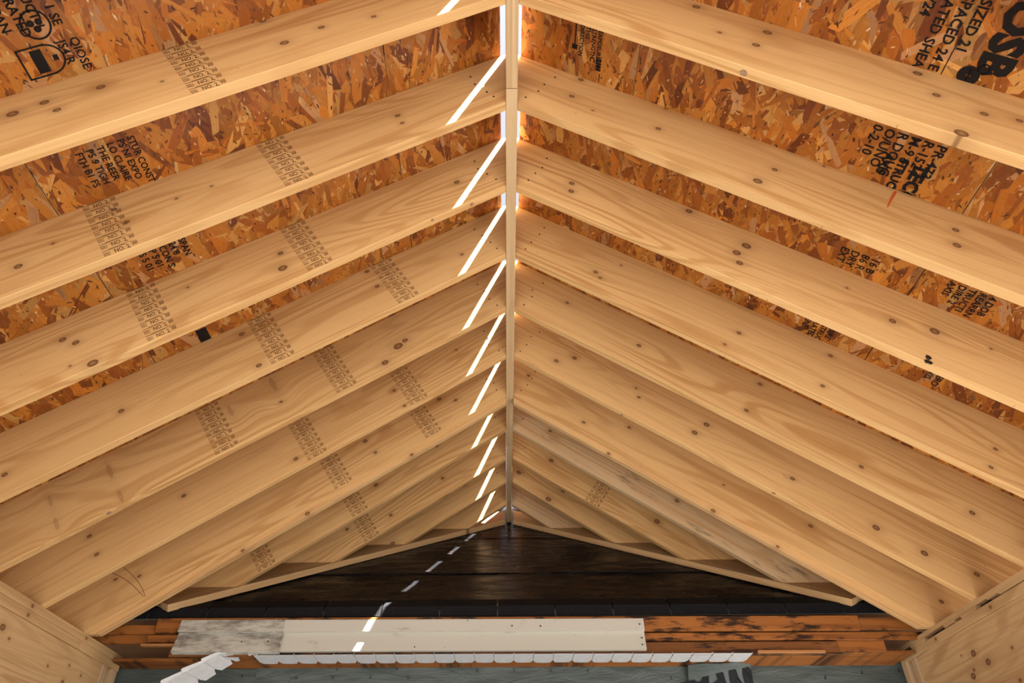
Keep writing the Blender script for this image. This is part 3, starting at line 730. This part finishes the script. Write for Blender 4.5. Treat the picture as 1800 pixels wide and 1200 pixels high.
# ------------------------------------------------------------------ headers, plates, posts
def mkhdr(seed, kn): return wood(f'header_lumber_{seed}', (.62, .40, .19), (.36, .19, .075), kn, seed=seed, contrast=.55, rings=12)
def knX(X, pts, y0, z0):
    out = []
    for (px_, py_, r) in pts:
        p = onX(px_, py_, X); out.append((p.y-y0, p.z-CZ-z0, r*p.length/F*.8))
    return out
T = NT('bark'); P = T.obj(); a = T.noise(T.mapp(P, (40, 60, 60)), 1, 4)
M_BARK = T.done(T.ramp(a, [(.3, (.012, .008, .006)), (.7, (.05, .03, .02))]), .9, .1)
zp = HR-TA*PX0                                           # top of plates
for side in (-1, 1):
    Xi = XR+side*PX0
    lo = lambda a, b: (min(Xi+side*a, Xi+side*b), max(Xi+side*a, Xi+side*b))
    nm = 'sun-striped' if side < 0 else 'unstriped'
    hd = empty('header_beam', (Xi, 1.0, zp-.34+CZ)); tag(hd, f'built-up header beam carrying the lower ends of the {nm} rafters', 'beam', 'header beams')
    mp = wood(f'plate_lumber_{"a" if side<0 else "b"}', (.62, .40, .19), (.36, .19, .075), [(3.9, .02, .006), (4.6, .018, .008), (5.1, .02, .007)], seed=60+side*4, contrast=.45)
    if side < 0:
        ybox('top_plate', mp, *lo(0, .14), Y0, 4.06, zp-.0381, zp-.0004, hd)
    else:                                                # waney upper plate with bark showing under its edge
        r = np.random.default_rng(5); pts = []; Y = Y0
        prof = [(0, 0)]; yy = [Y0]
        bot = []
        while Y < 4.05:
            stp = r.uniform(.05, .16); dp = r.choice([.0, .004, .012, .019, .022], p=[.28, .2, .18, .2, .14])
            bot += [(Y+.008, dp), (min(Y+stp, 4.05), dp*r.uniform(.6, 1))]; Y += stp
        ringp = [(y, zp-.0381+d) for y, d in bot]+[(4.05, zp-.0004), (Y0+.008, zp-.0004)]
        ringp = [(y, z) for y, z in ringp]
        me = prism('top_plate', [(y-Y0, 0, z-zp) for y, z in ringp], [(y-Y0, .03, z-zp) for y, z in ringp])
        link('top_plate', me, mp, hd, frame((Xi+.03, Y0, zp+CZ), (0, 1, 0), (-1, 0, 0), (0, 0, 1)))
        ybox('bark_edge', M_BARK, Xi+.0305, Xi+.14, Y0, 4.05, zp-.0381, zp-.0004, hd)
    ybox('lower_plate', mp, *lo(.003, .14), Y0, 3.62 if side < 0 else 4.05, zp-.0762, zp-.0385, hd)
    if side < 0: ybox('lower_plate', mp, *lo(.003, .14), 3.622, 4.06, zp-.0762, zp-.0385, hd)
    hb, y1h = zp-.0765-.258, 3.90
    kn = knX(Xi+side*.012, [(1711,1148,5),(1737,1163,5),(1711,1188,5),(1779,1138,2.5),(1712,1177,2.5),(1690,1152,1.5)], Y0, hb) if side > 0 else knX(Xi+side*.012, [(5,1102,5),(16,1122,2),(84,1170,2),(110,1198,3),(122,1169,2),(142,1187,2)], Y0, hb)
    ybox('header_board', mkhdr(70+side, kn), *lo(.012, .050), Y0, y1h, hb, zp-.0768, hd)
    ybox('header_board', mkhdr(75+side, []), *lo(.100, .138), Y0, y1h, hb, zp-.0768, hd)
    ybox('header_sole', mp, *lo(.0, .14), Y0, y1h, hb-.0385, hb-.0004, hd)
    ps = empty('post', (Xi+side*.07, 4.0, 0)); tag(ps, f'studded end post under the {nm} header beside the old wall', 'post', 'end posts')
    ms = wood(f'stud_{"a" if side<0 else "b"}', (.54, .38, .22), (.34, .19, .08), seed=80+side, contrast=.4)
    ztop = zp-.077+CZ
    zbox('stud', ms, *lo(.006, .14), 3.902, 3.938, 0, ztop, ps)
    zbox('filler_stud', ms, *lo(.03, .14), 3.940, 3.995, 0, ztop, ps)
    zbox('stud', ms, *lo(.002, .14), 3.997, 4.05, 0, ztop, ps)
    pf = link('corner_post', boxm('corner_post', -.07, .07, -.07, .07, 0, hb-.039+CZ, .004), ms, None, Matrix.Translation((Xi+side*.07, Y0+.08, 0)))
    tag(pf, f'plain corner post under the {nm} header at the open gable', 'post', 'corner posts')
    # sub-fascia closing the rafter tails
    zt_ = DV-TA*(PX0+.50)+HR
    o = ybox('eave_fascia', mp, *lo(.4615, .50), Y0, 3.66, zt_-.24, zt_-.002); tag(o, f'new eave fascia board across the {nm} rafter tails', 'board', 'new eave boards')

# ------------------------------------------------------------------ marks and flaws on single rafters
def find(label_part):
    for o in C.objects:
        if label_part in str(o.get('label', '')): return o
T = NT('red_crayon'); M_CRAY = T.done((.55, .10, .02), .7, .2)
T = NT('pencil_line'); M_PENC = T.done((.16, .075, .03), .7, .2)
def flat_on_face(r, Y, poly, mat, name, lab):
    V = [PW[r.name].inverted() @ onY(x, y, Y-.0005) for x, y in poly]
    o = link(name, mesh(name, V, [tuple(range(len(V)))]), mat, r); o['label'] = lab
def ribbon(r, Y, pts, wpx, mat, name, lab):
    V = []; Fc = []
    for k, (x, y) in enumerate(pts):
        x2, y2 = pts[min(k+1, len(pts)-1)]; x1, y1 = pts[max(k-1, 0)]
        L = math.hypot(x2-x1, y2-y1); nx_, ny_ = -(y2-y1)/L*wpx, (x2-x1)/L*wpx
        V += [PW[r.name].inverted() @ onY(x+nx_, y+ny_, Y-.0005), PW[r.name].inverted() @ onY(x-nx_, y-ny_, Y-.0005)]
        if k: Fc.append((2*k-2, 2*k-1, 2*k+1, 2*k))
    o = link(name, mesh(name, V, Fc), mat, r); o['label'] = lab
r = find('knotty rafter on the unstriped slope, fifth')
flat_on_face(r, YS[1], [(1572,335),(1577,337),(1568,352),(1561,365),(1559,363),(1564,349)], M_CRAY, 'crayon_mark', 'orange crayon tick')
r = find('doubled rafter board facing the open gable on the sun-striped')
def arc(p0, pm, p1, n=14): return [tuple((1-t)**2*a+2*t*(1-t)*b+t*t*c for a, b, c in zip(p0, pm, p1)) for t in np.linspace(0, 1, n)]
ribbon(r, YS[6], arc((217, 997), (248, 1020), (255, 1048)), .55, M_PENC, 'pencil_arc', 'thin pencil arc')
ribbon(r, YS[6], arc((197, 1007), (226, 1016), (252, 1048)), .55, M_PENC, 'pencil_arc', 'thin pencil arc')
bm = bmesh.new(); bmesh.ops.create_cone(bm, cap_ends=True, segments=14, radius1=.0095, radius2=.009, depth=.0012); ME_EK = bpy.data.meshes.new('edge_knot'); bm.to_mesh(ME_EK); bm.free()
T = NT('edge_knot'); P = T.obj(); a = T.noise(T.mapp(P, (220, 220, 220)), 1, 2); M_EK = T.done(T.ramp(a, [(.3, (.20, .10, .05)), (.7, (.45, .28, .17))]), .7, .2); ME_EK.materials.append(M_EK)
for (px_, py_, sd, i, sc) in ((1307,128,1,1,1.1), (760,386,-1,3,.7), (829,359,-1,3,.9), (1363,862,1,6,1.0), (1096,716,1,6,.8), (191,901,-1,5,1.)):
    M0 = slope(sd, YS[i-1]); n = M0.to_3x3() @ Vector((0, 0, 1))
    q = M0.inverted() @ onPlane(px_, py_, M0.translation, n)
    r = find(('stamped' if sd < 0 else 'knotty')+f' rafter on the {SIDE[sd]}, {ORD[7-i]}')
    link('edge_knot', ME_EK, None, r, M0 @ Matrix.Translation((q.x, min(max(abs(q.y), .010), .028)*sd, 0)) @ Matrix.Diagonal((sc*1.2, sc, 1, 1)))
# torn bark pocket on the lower corner of one rafter
r = find('knotty rafter on the unstriped slope, fourth'); M0 = slope(1, YS[2])
bm = bmesh.new()
for (px_, py_, rr) in ((1632,628,.012),(1630,635,.010),(1634,640,.009),(1629,644,.011)):
    q = M0.inverted() @ onY(px_, py_, YS[2]-.001)
    m_ = bmesh.ops.create_icosphere(bm, subdivisions=2, radius=rr*.8)
    for v in m_['verts']: v.co = Vector((v.co.x*1.1+q.x+rng.normal(0, .0012), v.co.y*.35+q.y+rng.normal(0, .0006), v.co.z+max(q.z, .004)+rng.normal(0, .0012)))
me = bpy.data.meshes.new('bark_pocket'); bm.to_mesh(me); bm.free()
o = link('bark_pocket', me, M_BARK, r, M0); o['label'] = 'dark torn bark pocket'
